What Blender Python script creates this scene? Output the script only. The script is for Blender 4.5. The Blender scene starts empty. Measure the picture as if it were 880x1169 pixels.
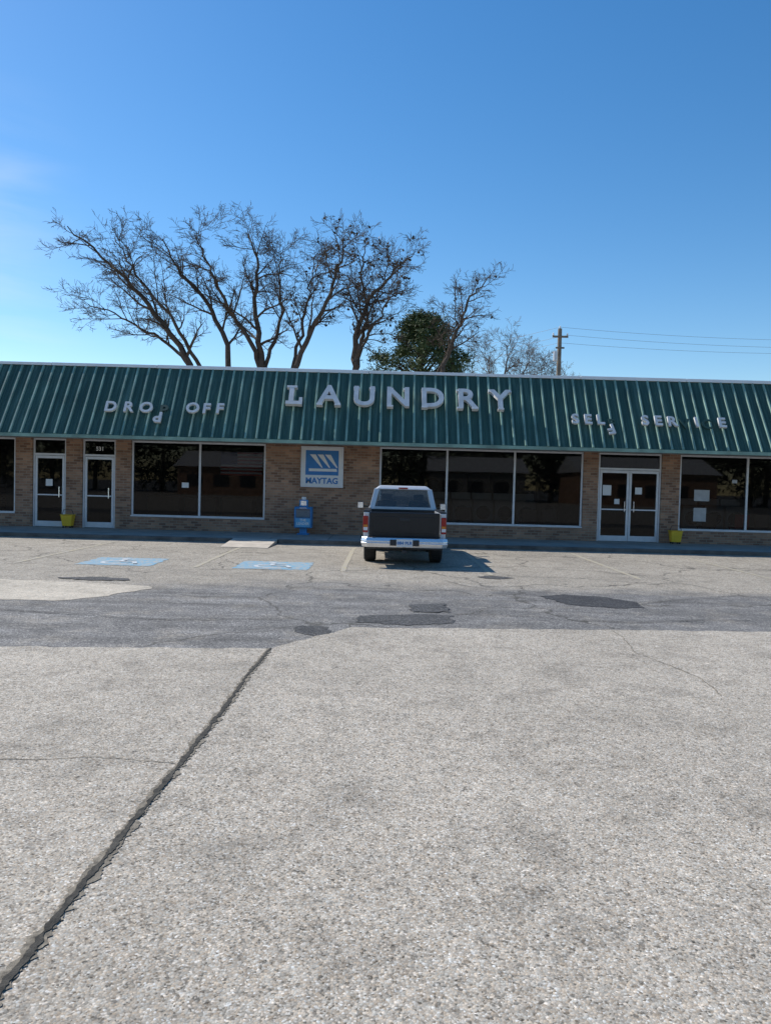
import bpy, math, random
from mathutils import Vector, Matrix
random.seed(7)
S=bpy.context.scene
COL=S.collection

# ------------------------------------------------------------------ helpers
class MB:
    def __init__(s): s.v=[]; s.f=[]
    def quad(s,a,b,c,d):
        n=len(s.v); s.v+= [tuple(a),tuple(b),tuple(c),tuple(d)]; s.f.append((n,n+1,n+2,n+3)); return s
    def poly(s,pts):
        n=len(s.v); s.v+=[tuple(p) for p in pts]; s.f.append(tuple(range(n,n+len(pts)))); return s
    def box(s,x0,x1,y0,y1,z0,z1):
        n=len(s.v)
        s.v+=[(x0,y0,z0),(x1,y0,z0),(x1,y1,z0),(x0,y1,z0),(x0,y0,z1),(x1,y0,z1),(x1,y1,z1),(x0,y1,z1)]
        for q in ((0,3,2,1),(4,5,6,7),(0,1,5,4),(1,2,6,5),(2,3,7,6),(3,0,4,7)): s.f.append(tuple(n+i for i in q))
        return s
    def hexa(s,b,t):
        n=len(s.v); s.v+=[tuple(p) for p in b]+[tuple(p) for p in t]
        for q in ((0,3,2,1),(4,5,6,7),(0,1,5,4),(1,2,6,5),(2,3,7,6),(3,0,4,7)): s.f.append(tuple(n+i for i in q))
        return s
    def exx(s,pts,x0,x1):
        n=len(s.v); k=len(pts)
        s.v+=[(x0,y,z) for y,z in pts]+[(x1,y,z) for y,z in pts]
        s.f.append(tuple(n+i for i in range(k))); s.f.append(tuple(n+k+i for i in reversed(range(k))))
        for i in range(k):
            j=(i+1)%k; s.f.append((n+j,n+i,n+k+i,n+k+j))
        return s
    def lathe(s,prof,c,n=28,axis='x'):
        b=len(s.v); k=len(prof)
        for i in range(n):
            a=2*math.pi*i/n
            for (x,r) in prof:
                if axis=='x': s.v.append((c[0]+x,c[1]+r*math.cos(a),c[2]+r*math.sin(a)))
                elif axis=='y': s.v.append((c[0]+r*math.cos(a),c[1]+x,c[2]+r*math.sin(a)))
                else: s.v.append((c[0]+r*math.cos(a),c[1]+r*math.sin(a),c[2]+x))
        for i in range(n):
            j=(i+1)%n
            for q in range(k-1):
                s.f.append((b+i*k+q,b+i*k+q+1,b+j*k+q+1,b+j*k+q))
        return s
    def tube(s,pts,rad,n=4,cap=False):
        b=len(s.v); m=len(pts); ref=None
        for i,p in enumerate(pts):
            p=Vector(p)
            d=(Vector(pts[min(i+1,m-1)])-Vector(pts[max(i-1,0)]))
            if d.length<1e-6: d=Vector((0,0,1))
            d.normalize()
            a=d.cross(Vector((0.31,0.95,0.1))) 
            if a.length<.1: a=d.cross(Vector((1,0,0)))
            a.normalize(); c=d.cross(a)
            for j in range(n):
                t=2*math.pi*j/n
                s.v.append(tuple(p+(a*math.cos(t)+c*math.sin(t))*rad[i]))
        for i in range(m-1):
            for j in range(n):
                k=(j+1)%n
                s.f.append((b+i*n+j,b+i*n+k,b+(i+1)*n+k,b+(i+1)*n+j))
        if cap:
            s.f.append(tuple(b+j for j in reversed(range(n)))); s.f.append(tuple(b+(m-1)*n+j for j in range(n)))
        return s
    def build(s,name,mat,parent=None,local=False,bevel=0,smooth=False,seg=2):
        me=bpy.data.meshes.new(name); me.from_pydata(s.v,[],s.f); me.update()
        o=bpy.data.objects.new(name,me); COL.objects.link(o)
        if mat: me.materials.append(mat)
        if parent:
            o.parent=parent
            if not local: o.matrix_parent_inverse=Matrix.Translation(-parent.location)
        if bevel:
            m=o.modifiers.new('bevel','BEVEL'); m.width=bevel; m.segments=seg; m.limit_method='ANGLE'
        if smooth:
            for p in me.polygons: p.use_smooth=True
        return o
def empty(name,loc=(0,0,0)):
    e=bpy.data.objects.new(name,None); e.location=loc; e.empty_display_size=.3; COL.objects.link(e); return e
def text(name,body,size,loc,mat,parent,extr=.01,off=0,rot=(math.radians(90),0,0),align='CENTER'):
    c=bpy.data.curves.new(name,'FONT'); c.body=body; c.size=size; c.extrude=extr; c.offset=off
    c.align_x=align; c.align_y='CENTER'; c.resolution_u=4
    o=bpy.data.objects.new(name,c); COL.objects.link(o); c.materials.append(mat)
    o.parent=parent; o.location=Vector(loc)-parent.location; o.rotation_euler=rot
    return o

class NT:
    def __init__(s,mat): s.t=mat.node_tree; s.n=s.t.nodes; s.l=s.t.links
    def add(s,ty,**kw):
        x=s.n.new(ty)
        for k,v in kw.items(): setattr(x,k,v)
        return x
    def link(s,a,b): s.l.new(a,b)
    def ramp(s,fac,stops,interp='LINEAR'):
        r=s.add('ShaderNodeValToRGB'); r.color_ramp.interpolation=interp
        e=r.color_ramp.elements
        while len(e)<len(stops): e.new(.5)
        for i,(p,c) in enumerate(stops):
            e[i].position=p; e[i].color=(c,c,c,1) if not isinstance(c,(tuple,list)) else (*c,1)
        s.link(fac,r.inputs[0]); return r.outputs[0]
    def noise(s,vec,scale,detail=4,rough=.55):
        x=s.add('ShaderNodeTexNoise'); x.inputs['Scale'].default_value=scale; x.inputs['Detail'].default_value=detail
        x.inputs['Roughness'].default_value=rough
        if vec is not None: s.link(vec,x.inputs['Vector'])
        return x.outputs['Fac']
    def mix(s,fac,a,b,blend='MIX'):
        m=s.add('ShaderNodeMix',data_type='RGBA',blend_type=blend)
        for inp,val in ((m.inputs[0],fac),(m.inputs[6],a),(m.inputs[7],b)):
            if isinstance(val,(int,float)): inp.default_value=val
            elif isinstance(val,(tuple,list)): inp.default_value=(*val,1)
            else: s.link(val,inp)
        return m.outputs[2]
    def math(s,op,a,b=None,c=None):
        m=s.add('ShaderNodeMath',operation=op)
        for i,v in enumerate((a,b,c)):
            if v is None: continue
            if isinstance(v,(int,float)): m.inputs[i].default_value=v
            else: s.link(v,m.inputs[i])
        return m.outputs[0]
    def mapping(s,vec,scale):
        m=s.add('ShaderNodeMapping'); m.inputs['Scale'].default_value=scale; s.link(vec,m.inputs[0]); return m.outputs[0]
def newmat(name):
    m=bpy.data.materials.new(name); m.use_nodes=True; t=NT(m)
    b=m.node_tree.nodes['Principled BSDF']
    co=t.add('ShaderNodeTexCoord').outputs['Object']
    return m,t,b,co
def mat(name,col,rough=.6,metal=0,var=.12,scale=6,bump=.0,coat=0,emis=None):
    m,t,b,co=newmat(name)
    n=t.noise(co,scale,5)
    lo=tuple(c*(1-var) for c in col); hi=tuple(min(1,c*(1+var)) for c in col)
    t.link(t.ramp(n,[(.3,lo),(.7,hi)]),b.inputs['Base Color'])
    b.inputs['Roughness'].default_value=rough; b.inputs['Metallic'].default_value=metal
    if coat: b.inputs['Coat Weight'].default_value=coat
    if bump:
        bm=t.add('ShaderNodeBump'); bm.inputs['Strength'].default_value=bump; bm.inputs['Distance'].default_value=.01
        t.link(t.noise(co,scale*6,4),bm.inputs['Height']); t.link(bm.outputs[0],b.inputs['Normal'])
    return m
def aggregate(name,tones,big,cell=70,bump=.5,band=False,pits=.6):
    """exposed aggregate / old paving: stone cells + mottling"""
    m,t,b,co=newmat(name)
    v=t.add('ShaderNodeTexVoronoi'); v.inputs['Scale'].default_value=cell; t.link(co,v.inputs['Vector'])
    sep=t.add('ShaderNodeSeparateColor'); t.link(v.outputs['Color'],sep.inputs[0])
    col=t.ramp(sep.outputs[0],tones)
    hue=t.ramp(sep.outputs[2],[(0,(1.07,.99,.90)),(.5,(1,1,1)),(1,(.94,1.0,1.05))])
    col=t.mix(1,col,hue,'MULTIPLY')
    v2=t.add('ShaderNodeTexVoronoi'); v2.inputs['Scale'].default_value=cell*.55; t.link(co,v2.inputs['Vector'])
    sep2=t.add('ShaderNodeSeparateColor'); t.link(v2.outputs['Color'],sep2.inputs[0])
    col=t.mix(1,col,t.ramp(sep2.outputs[1],[(0,pits),(.16,.97),(.85,1.0),(1,1.18)]),'MULTIPLY')
    edge=t.ramp(v.outputs['Distance'],[(.35,1.0),(.8,.78)])
    col=t.mix(.7,col,edge,'MULTIPLY')
    n1=t.noise(co,.35,6,.6); n2=t.noise(co,2.2,6,.65); n3=t.noise(co,14,4,.6)
    col=t.mix(1,col,t.ramp(n1,[(.3,big[0]),(.7,big[1])]),'MULTIPLY')
    col=t.mix(1,col,t.ramp(n2,[(.28,.70),(.5,1.0),(.75,1.08)]),'MULTIPLY')
    col=t.mix(1,col,t.ramp(n3,[(.3,.80),(.6,1.05)]),'MULTIPLY')
    n4=t.noise(co,1.1,3,.5)
    col=t.mix(t.ramp(n4,[(.64,0.0),(.74,.38)]),col,(.12,.105,.09))
    if band:
        sp=t.add('ShaderNodeSeparateXYZ'); t.link(co,sp.inputs[0])
        wob=t.math('MULTIPLY',t.math('SUBTRACT',t.noise(t.mapping(co,(.5,1,1)),.8,8,.7),.5),3.0)
        lx=t.add('ShaderNodeMapRange'); lx.inputs[1].default_value=-4.5; lx.inputs[2].default_value=-2.0
        lx.inputs[3].default_value=1.5; lx.inputs[4].default_value=0; t.link(sp.outputs[0],lx.inputs[0])
        y=t.math('ADD',t.math('ADD',sp.outputs[1],wob),lx.outputs[0])
        up=t.add('ShaderNodeMapRange'); up.inputs[1].default_value=11.6; up.inputs[2].default_value=12.7
        up.inputs[3].default_value=1; up.inputs[4].default_value=0; t.link(y,up.inputs[0])
        dark=t.ramp(sep.outputs[0],[(0,(.065,.064,.064)),(.5,(.130,.127,.122)),(.85,(.195,.19,.18)),(1,(.35,.335,.31))])
        dark=t.mix(1,dark,t.ramp(n2,[(.28,.68),(.7,1.25)]),'MULTIPLY')
        streak=t.noise(t.mapping(co,(.25,2.2,1)),1.4,6,.65)
        dark=t.mix(1,dark,t.ramp(streak,[(.3,.68),(.7,1.5)]),'MULTIPLY')
        wear=t.ramp(t.noise(co,1.7,8,.75),[(.5,0.0),(.68,.55)])
        dark=t.mix(wear,dark,col)
        col=t.mix(t.math('MULTIPLY',up.outputs[0],.92),col,dark)
        vc=t.add('ShaderNodeTexVoronoi',feature='DISTANCE_TO_EDGE'); vc.inputs['Scale'].default_value=.33
        wv=t.add('ShaderNodeVectorMath',operation='ADD'); nn=t.add('ShaderNodeTexNoise'); nn.inputs['Scale'].default_value=1.3; nn.inputs['Detail'].default_value=6
        t.link(co,nn.inputs['Vector']); t.link(co,wv.inputs[0]); t.link(nn.outputs['Color'],wv.inputs[1]); t.link(wv.outputs[0],vc.inputs['Vector'])
        ck=t.ramp(vc.outputs['Distance'],[(0,.8),(.005,.5),(.009,0.0)])
        col=t.mix(ck,col,(.06,.055,.045))
    t.link(col,b.inputs['Base Color']); b.inputs['Roughness'].default_value=.85
    b.inputs['Specular IOR Level'].default_value=.3
    bm=t.add('ShaderNodeBump'); bm.inputs['Strength'].default_value=bump; bm.inputs['Distance'].default_value=.004
    h=t.math('ADD',t.math('MULTIPLY',v.outputs['Distance'],-1.0),t.math('MULTIPLY',n3,1.2))
    t.link(h,bm.inputs['Height']); t.link(bm.outputs[0],b.inputs['Normal'])
    return m

# ------------------------------------------------------------------ materials
M={}
M['slab']=aggregate('exposed_aggregate',[(0,(.15,.13,.10)),(.12,(.35,.305,.245)),(.6,(.49,.435,.355)),(.9,(.59,.535,.45)),(1,(.80,.75,.67))],(.82,1.08),cell=125,bump=.35,pits=.48)
M['lot']=aggregate('old_lot_paving',[(0,(.20,.175,.14)),(.3,(.32,.285,.23)),(.7,(.43,.385,.315)),(1,(.58,.53,.45))],(.8,1.12),cell=80,bump=.5,band=True)
M['patch_dark']=aggregate('asphalt_patch',[(0,(.03,.03,.032)),(.5,(.055,.055,.058)),(.9,(.09,.09,.09)),(1,(.2,.2,.19))],(.85,1.15),cell=80)
M['patch_mid']=aggregate('worn_asphalt',[(0,(.035,.035,.037)),(.5,(.080,.080,.080)),(.9,(.13,.13,.125)),(1,(.25,.245,.235))],(.8,1.2),cell=80)
M['patch_light']=aggregate('concrete_patch',[(0,(.42,.37,.29)),(.5,(.53,.47,.38)),(1,(.64,.58,.48))],(.86,1.1),cell=110,bump=.25)
M['walk']=mat('sidewalk_concrete',(.34,.32,.28),.85,var=.2,scale=1.5,bump=.3)
M['kerb']=mat('kerb_concrete',(.15,.13,.11),.9,var=.4,scale=2.5,bump=.4)
M['ramp']=mat('ramp_concrete',(.50,.44,.36),.85,var=.18,scale=3,bump=.3)
M['crack']=mat('crack_tar_dirt',(.05,.045,.036),.95,var=.6,scale=25,bump=.6)
M['dirt']=mat('crack_dirt',(.22,.19,.145),.95,var=.5,scale=40,bump=.6)
def worn(name,col,under,thr=.5):
    m,t,b,co=newmat(name)
    n=t.noise(co,9,6,.7); k=t.ramp(n,[(thr-.07,1.0),(thr+.07,0.0)])
    n2=t.noise(co,60,3,.6)
    t.link(t.mix(k,t.mix(.6,col,t.ramp(n2,[(.3,tuple(c*.6 for c in col)),(.7,col)])),under),b.inputs['Base Color']); b.inputs['Roughness'].default_value=.85
    return m
M['blue_paint']=worn('worn_blue_paint',(.17,.38,.52),(.36,.36,.33),.49)
M['white_paint']=worn('worn_white_paint',(.62,.64,.64),(.28,.40,.46),.44)
M['yellow_paint']=worn('worn_yellow_paint',(.50,.42,.24),(.37,.335,.27),.56)

# brick
m,t,b,co=newmat('tan_brick'); M['brick']=m
sp=t.add('ShaderNodeSeparateXYZ'); t.link(co,sp.inputs[0]); cb=t.add('ShaderNodeCombineXYZ')
t.link(t.math('ADD',sp.outputs[0],sp.outputs[1]),cb.inputs[0]); t.link(sp.outputs[2],cb.inputs[1])
br=t.add('ShaderNodeTexBrick'); t.link(cb.outputs[0],br.inputs['Vector'])
br.inputs['Scale'].default_value=1; br.inputs['Brick Width'].default_value=.21; br.inputs['Row Height'].default_value=.075
br.inputs['Mortar Size'].default_value=.007; br.inputs['Color1'].default_value=(.44,.255,.16,1); br.inputs['Color2'].default_value=(.19,.10,.065,1)
br.inputs['Mortar'].default_value=(.35,.285,.215,1); br.inputs['Bias'].default_value=-.1
c=t.mix(1,br.outputs['Color'],t.ramp(t.noise(co,1.6,5),[(.3,.75),(.7,1.15)]),'MULTIPLY')
t.link(c,b.inputs['Base Color']); b.inputs['Roughness'].default_value=.9
bm=t.add('ShaderNodeBump'); bm.inputs['Strength'].default_value=.6; bm.inputs['Distance'].default_value=.008; bm.invert=True
t.link(br.outputs['Fac'],bm.inputs['Height']); t.link(bm.outputs[0],b.inputs['Normal'])
# green metal
m,t,b,co=newmat('green_painted_metal'); M['green']=m
st=t.noise(t.mapping(co,(4.5,.2,.2)),2.2,6,.7); n=t.noise(co,.5,4)
c=t.ramp(st,[(.3,(.024,.058,.040)),(.52,(.042,.095,.067)),(.72,(.11,.185,.145))])
c=t.mix(1,c,t.ramp(n,[(.3,.82),(.7,1.15)]),'MULTIPLY')
t.link(c,b.inputs['Base Color']); b.inputs['Roughness'].default_value=.55
M['green_rib']=mat('green_rib_metal',(.20,.32,.26),.5,var=.35,scale=2)  # paler than the panels: sunlit highlight on the ribs put into the colour
M['green_dark']=mat('green_dark_letter',(.03,.075,.055),.6)
M['white_metal']=mat('white_cap_metal',(.78,.79,.80),.4,var=.06,scale=2)
M['alu']=mat('aluminium_frame',(.66,.67,.68),.4,metal=.2,var=.08)
M['letter']=mat('letter_white_plastic',(.60,.60,.59),.5,var=.15,scale=4)
M['soffit']=mat('soffit',(.40,.39,.36),.8)
M['roof']=mat('roof_membrane',(.5,.5,.5),.9)
M['white']=mat('white_paper',(.75,.75,.73),.7,var=.05)
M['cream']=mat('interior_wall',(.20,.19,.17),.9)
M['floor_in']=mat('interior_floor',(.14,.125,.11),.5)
M['black']=mat('black_paint',(.012,.012,.013),.35,var=.2)
M['dark']=mat('dark_plastic',(.03,.03,.032),.6,var=.3)
M['rubber']=mat('tyre_rubber',(.022,.022,.022),.85,var=.4,scale=20,bump=.3)
M['chrome']=mat('chrome',(.88,.89,.90),.25,metal=.75,var=.05)
M['silver']=mat('silver_car_paint',(.62,.63,.64),.35,metal=.12,var=.04,coat=.6)
M['red']=mat('red_lens',(.35,.012,.01),.2,var=.1)
M['amber']=mat('amber_lens',(.6,.2,.02),.25)
M['blue']=mat('blue_sign',(.03,.19,.48),.45,var=.08)
M['boxblue']=mat('news_box_blue',(.04,.22,.48),.45,var=.2)
M['boxblue2']=mat('news_box_light_blue',(.14,.42,.64),.5,var=.15)
M['yellow']=mat('yellow_plastic',(.80,.50,.03),.5,var=.1)
M['fred']=mat('flag_red',(.5,.03,.03),.8); M['fblue']=mat('flag_blue',(.03,.05,.22),.8)
M['chairbrown']=mat('chair_brown_plastic',(.16,.09,.06),.6)
M['machine']=mat('machine_enamel',(.42,.42,.41),.4)
M['bark']=mat('bark',(.085,.062,.045),.95,var=.35,scale=5,bump=.5)
M['bark2']=mat('bark_grey',(.17,.14,.115),.95,var=.3,scale=5)
M['wood_pole']=mat('pole_wood',(.22,.18,.14),.9,var=.3,scale=4)
M['wire']=mat('wire',(.20,.21,.23),.6)
def leafmat(name,a,b_):
    m,t,b,co=newmat(name); n=t.noise(co,1.1,4,.6); n2=t.noise(co,9,2)
    c=t.mix(.5,t.ramp(n,[(.3,a),(.7,b_)]),t.ramp(n2,[(.3,a),(.7,b_)])); t.link(c,b.inputs['Base Color']); b.inputs['Roughness'].default_value=.7
    return m
M['needle']=leafmat('pine_needles',(.022,.045,.012),(.11,.15,.045))
M['leaf']=leafmat('tree_leaves',(.012,.02,.010),(.04,.055,.025))
M['seed']=leafmat('seed_clusters',(.03,.018,.01),(.07,.045,.025))
# glass
def glass(name,tint,iorf=1.5,extra=.0,haze=.03):
    m,t,b,co=newmat(name); t.n.remove(b)
    tr=t.add('ShaderNodeBsdfTransparent'); tr.inputs[0].default_value=(*tint,1)
    gl=t.add('ShaderNodeBsdfGlossy'); gl.inputs['Roughness'].default_value=.015
    df=t.add('ShaderNodeBsdfDiffuse'); df.inputs[0].default_value=(.35,.36,.36,1)
    fr=t.add('ShaderNodeFresnel'); fr.inputs[0].default_value=iorf
    bmp=t.add('ShaderNodeBump'); bmp.inputs['Strength'].default_value=.02; bmp.inputs['Distance'].default_value=.02
    t.link(t.noise(co,.8,2),bmp.inputs['Height']); t.link(bmp.outputs[0],gl.inputs['Normal'])
    mx=t.add('ShaderNodeMixShader'); t.link(fr.outputs[0],mx.inputs[0]); t.link(tr.outputs[0],mx.inputs[1]); t.link(gl.outputs[0],mx.inputs[2])
    mx2=t.add('ShaderNodeMixShader')
    t.link(t.math('ADD',t.math('MULTIPLY',t.noise(co,1.5,5,.7),haze),extra),mx2.inputs[0]); t.link(mx.outputs[0],mx2.inputs[1]); t.link(df.outputs[0],mx2.inputs[2])
    t.link(mx2.outputs[0],t.n['Material Output'].inputs[0])
    return m
M['glass']=glass('window_glass',(.32,.33,.33),1.38,0,.012)
M['carglass']=glass('car_glass',(.66,.70,.70),1.6,.12)

# ------------------------------------------------------------------ ground
def ragged(pts,step=.25,j=.05):
    out=[]
    for i,p in enumerate(pts):
        q=pts[(i+1)%len(pts)]; L=math.hypot(q[0]-p[0],q[1]-p[1]); n=max(1,int(L/step))
        if L>25: n=1 if abs(q[1]-p[1])>20 or p[1]<-3 else n
        for k in range(n):
            a=k/n; jj=j if k else 0
            out.append((p[0]+(q[0]-p[0])*a+random.uniform(-jj,jj),p[1]+(q[1]-p[1])*a+random.uniform(-jj,jj)))
    return out
def sheet(name,pts,z,m,step=.25,j=.05):
    MB().poly([(x,y,z) for x,y in ragged(pts,step,j)]).build(name,m)
def blob(cx,cy,rx,ry,n=9,seed=0):
    r=random.Random(seed); 
    return [(cx+rx*math.cos(2*math.pi*i/n)*r.uniform(.6,1.15),cy+ry*math.sin(2*math.pi*i/n)*r.uniform(.6,1.15)) for i in range(n)]
MB().quad((-450,-450,0),(450,-450,0),(450,450,0),(-450,450,0)).build('ground',M['lot'])
sheet('concrete_pavement',[(-30,-40),(30,-40),(30,9.2),(4.5,8.9),(-.35,8.5),(-1.05,7.3),(-3.4,7.1),(-30,7.0)],.008,M['slab'],.12,.03)
sheet('concrete_patch',[(-8.5,9.9),(-8.5,11.7),(-5.2,11.7),(-3.5,11.4),(-3.35,11.1),(-3.8,10.2),(-4.2,9.8),(-6.5,9.8)],.004,M['patch_light'],.15,.04)
sheet('asphalt_patch',[(2.6,10.6),(2.30,11.35),(2.75,11.65),(3.25,11.5),(3.62,11.05),(3.58,10.5),(3.15,10.4)],.005,M['patch_dark'],.08,.035)
sheet('asphalt_patch',[(-.32,8.85),(-.28,9.3),(.1,9.38),(.5,9.55),(.85,9.5),(.82,8.95),(.3,8.72)],.005,M['patch_mid'],.08,.04)
sheet('asphalt_patch',[(.38,9.65),(.34,10.2),(.82,10.4),(.86,9.7)],.009,M['patch_mid'],.08,.04)
sheet('asphalt_patch',blob(-4.45,12.05,.62,.22,11,3),.009,M['patch_mid'],.08,.05)
sheet('asphalt_patch',blob(-.75,8.3,.28,.36,11,8),.004,M['patch_mid'],.08,.04)
sheet('asphalt_patch',blob(1.95,13.6,.35,.25,9,6),.006,M['patch_mid'],.08,.04)

def strip(name,path,w,z,m,step=.05,wj=.5,pj=.012):
    pts=[]
    for i in range(len(path)-1):
        a=Vector(path[i]);b_=Vector(path[i+1]); n=max(1,int((b_-a).length/step))
        for k in range(n): pts.append(a.lerp(b_,k/n))
    pts.append(Vector(path[-1])); mb=MB(); drift=0
    prev=None; e1=0; e2=0
    for i,p in enumerate(pts):
        d=(pts[min(i+1,len(pts)-1)]-pts[max(i-1,0)]).normalized(); nrm=Vector((-d.y,d.x))
        drift=drift*.93+random.uniform(-pj,pj)
        e1=e1*.7+random.uniform(-wj,wj)*.6; e2=e2*.7+random.uniform(-wj,wj)*.6
        ww=max(.1,1+e1)*w*.5
        ww2=max(.1,1+e2)*w*.5
        if i in(0,len(pts)-1): ww*=.2; ww2*=.2
        a=p+nrm*(drift+ww); c=p+nrm*(drift-ww2)
        cur=((a.x,a.y,z),(c.x,c.y,z))
        if prev: mb.quad(prev[1],cur[1],cur[0],prev[0])
        prev=cur
    return mb.build(name,m)
jt=[(-1.15,-3),(-1.15,2.3),(-1.13,3.6),(-1.09,5),(-1.09,6.2),(-1.06,7.3)]
strip('pavement_joint_dirt',jt,.056,.0115,M['dirt'],.012,.7,.0012)
strip('pavement_joint',jt,.026,.0150,M['crack'],.012,.8,.0014)
strip('pavement_crack',[(-1.1,4.25),(-1.6,4.33),(-2.3,4.2),(-3.2,4.35),(-5,4.3)],.007,.0115,M['dirt'],.04,.7,.012)
strip('pavement_crack',[(2.6,8.7),(2.5,7.6),(2.75,6.6),(2.7,6.0)],.008,.0115,M['dirt'],.04,.7,.012)
strip('pavement_crack',[(-9,8.8),(-5,9.1),(-2.5,8.7),(-1,8.9)],.018,.0125,M['crack'],.05,.7,.02)
strip('pavement_crack',[(1,9.6),(3,9.3),(5,9.8),(8,9.5)],.014,.0125,M['crack'],.05,.7,.02)
strip('pavement_crack',[(1,12.9),(1.6,12.0),(2.4,11.3)],.014,.0125,M['crack'],.05,.7,.02)
strip('pavement_crack',[(3.6,10.8),(5.5,12.0),(8.5,11.6)],.014,.0125,M['crack'],.05,.7,.02)
def line(x0,y0,x1,y1): strip('parking_line',[(x0,y0),(x1,y1)],.09,.0045,M['yellow_paint'],.1,.25,.004)
for x in(-9.6,-6.7,-3.45,-.75,1.95,4.65,7.35,10.0): line(x,13.9,x,19.2)
# accessible markings
def access(cx,cy):
    e=empty('accessible_parking_marking',(cx,cy,0))
    MB().poly([(x,y,.0045) for x,y in ragged([(cx-.68,cy-.68),(cx+.68,cy-.68),(cx+.68,cy+.68),(cx-.68,cy+.68)],.08,.03)]).build('blue_square',M['blue_paint'],e)
    mb=MB(); z=.0085
    def seg(a,b_,w=.075):
        a=Vector(a);b_=Vector(b_); d=(b_-a).normalized(); n=Vector((-d.y,d.x))*w/2
        mb.quad((cx+a.x-n.x,cy+a.y-n.y,z),(cx+b_.x-n.x,cy+b_.y-n.y,z),(cx+b_.x+n.x,cy+b_.y+n.y,z),(cx+a.x+n.x,cy+a.y+n.y,z))
    N_=14
    ring=[(math.cos(math.radians(100+i*16)),math.sin(math.radians(100+i*16))) for i in range(N_+1)]
    for i in range(N_):
        (c0,s0),(c1,s1)=ring[i],ring[i+1]
        mb.quad((cx-.05+.24*c0,cy-.18+.24*s0,z),(cx-.05+.32*c0,cy-.18+.32*s0,z),(cx-.05+.32*c1,cy-.18+.32*s1,z),(cx-.05+.24*c1,cy-.18+.24*s1,z))
    mb.build('wheel_arc',M['white_paint'],e)
    mb=MB(); z=.0115
    seg((-.08,.32),(-.03,-.08),.09); 
    o=mb.build('torso',M['white_paint'],e); mb=MB(); z=.0145
    seg((-.06,-.08),(.22,-.10),.08); o=mb.build('lap',M['white_paint'],e); mb=MB(); z=.0175
    seg((.22,-.07),(.34,-.42),.08); seg((-.06,.15),(.18,.13),.06); o=mb.build('leg_and_arm',M['white_paint'],e)
    MB().poly([(cx-.1+.085*math.cos(k*math.pi/8),cy+.44+.085*math.sin(k*math.pi/8),.0115) for k in range(16)]).build('head',M['white_paint'],e)
access(-4.95,14.65); access(-2.08,14.65)

# kerb + sidewalk
KY=19.9; WZ=.10; FY=22.6
e=empty('sidewalk',(0,21,0))
for i in range(-11,12):
    MB().box(i*1.5+.008,i*1.5+1.492,KY+.156,FY+.1,-.1,WZ).build('slab',M['walk'],e,bevel=.006)
MB().box(-16.5,18,KY+.15,FY+.1,-.1,WZ-.012).build('bed',M['kerb'],e)
MB().box(-16.5,-3.95,KY,KY+.15,-.1,WZ+.004).build('kerb_1',M['kerb'],e,bevel=.015)
MB().box(-2.75,18,KY,KY+.15,-.1,WZ+.004).build('kerb_2',M['kerb'],e,bevel=.015)
MB().exx([(18.35,.003),(20.05,.003),(20.05,WZ+.002),(KY,WZ+.002),(18.35,.013)],-3.92,-2.78).build('kerb_ramp',M['ramp'],None,bevel=.006)

# ------------------------------------------------------------------ building
bld=empty('laundromat_building',(0,FY,0))
X0,X1=-15.5,16.5
SO=2.70
wall=MB()
def pier(a,b_): wall.box(a,b_,FY,FY+.22,WZ-.05,SO)
def sub(a,b_): wall.box(a,b_,FY,FY+.22,WZ-.05,.47)
segs=[('p',X0,-14.6),('w',-14.6,-10.86,[-12.8]),('p',-10.86,-10.36),('d',-10.36,-9.38,1),('p',-9.38,-8.9),('d',-8.9,-7.93,1),('p',-7.93,-7.47),
 ('w',-7.47,-3.54,[-5.47]),('p',-3.54,-.21),('w',-.21,5.76,[1.77,3.75]),('p',5.76,6.2),('d',6.2,8.05,2),('p',8.05,8.58),('w',8.58,14.4,[10.58,12.5]),('p',14.4,X1)]
fr=MB(); gl=MB(); door_i=0
def frame(a,b_,z0,z1,w=.05,y0=FY+.05,y1=FY+.12,top=True,bot=True):
    fr.box(a,a+w,y0,y1,z0,z1); fr.box(b_-w,b_,y0,y1,z0,z1)
    if top: fr.box(a+w,b_-w,y0+.002,y1-.002,z1-w,z1)
    if bot: fr.box(a+w,b_-w,y0+.002,y1-.002,z0,z0+w)
sill=MB()
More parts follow.
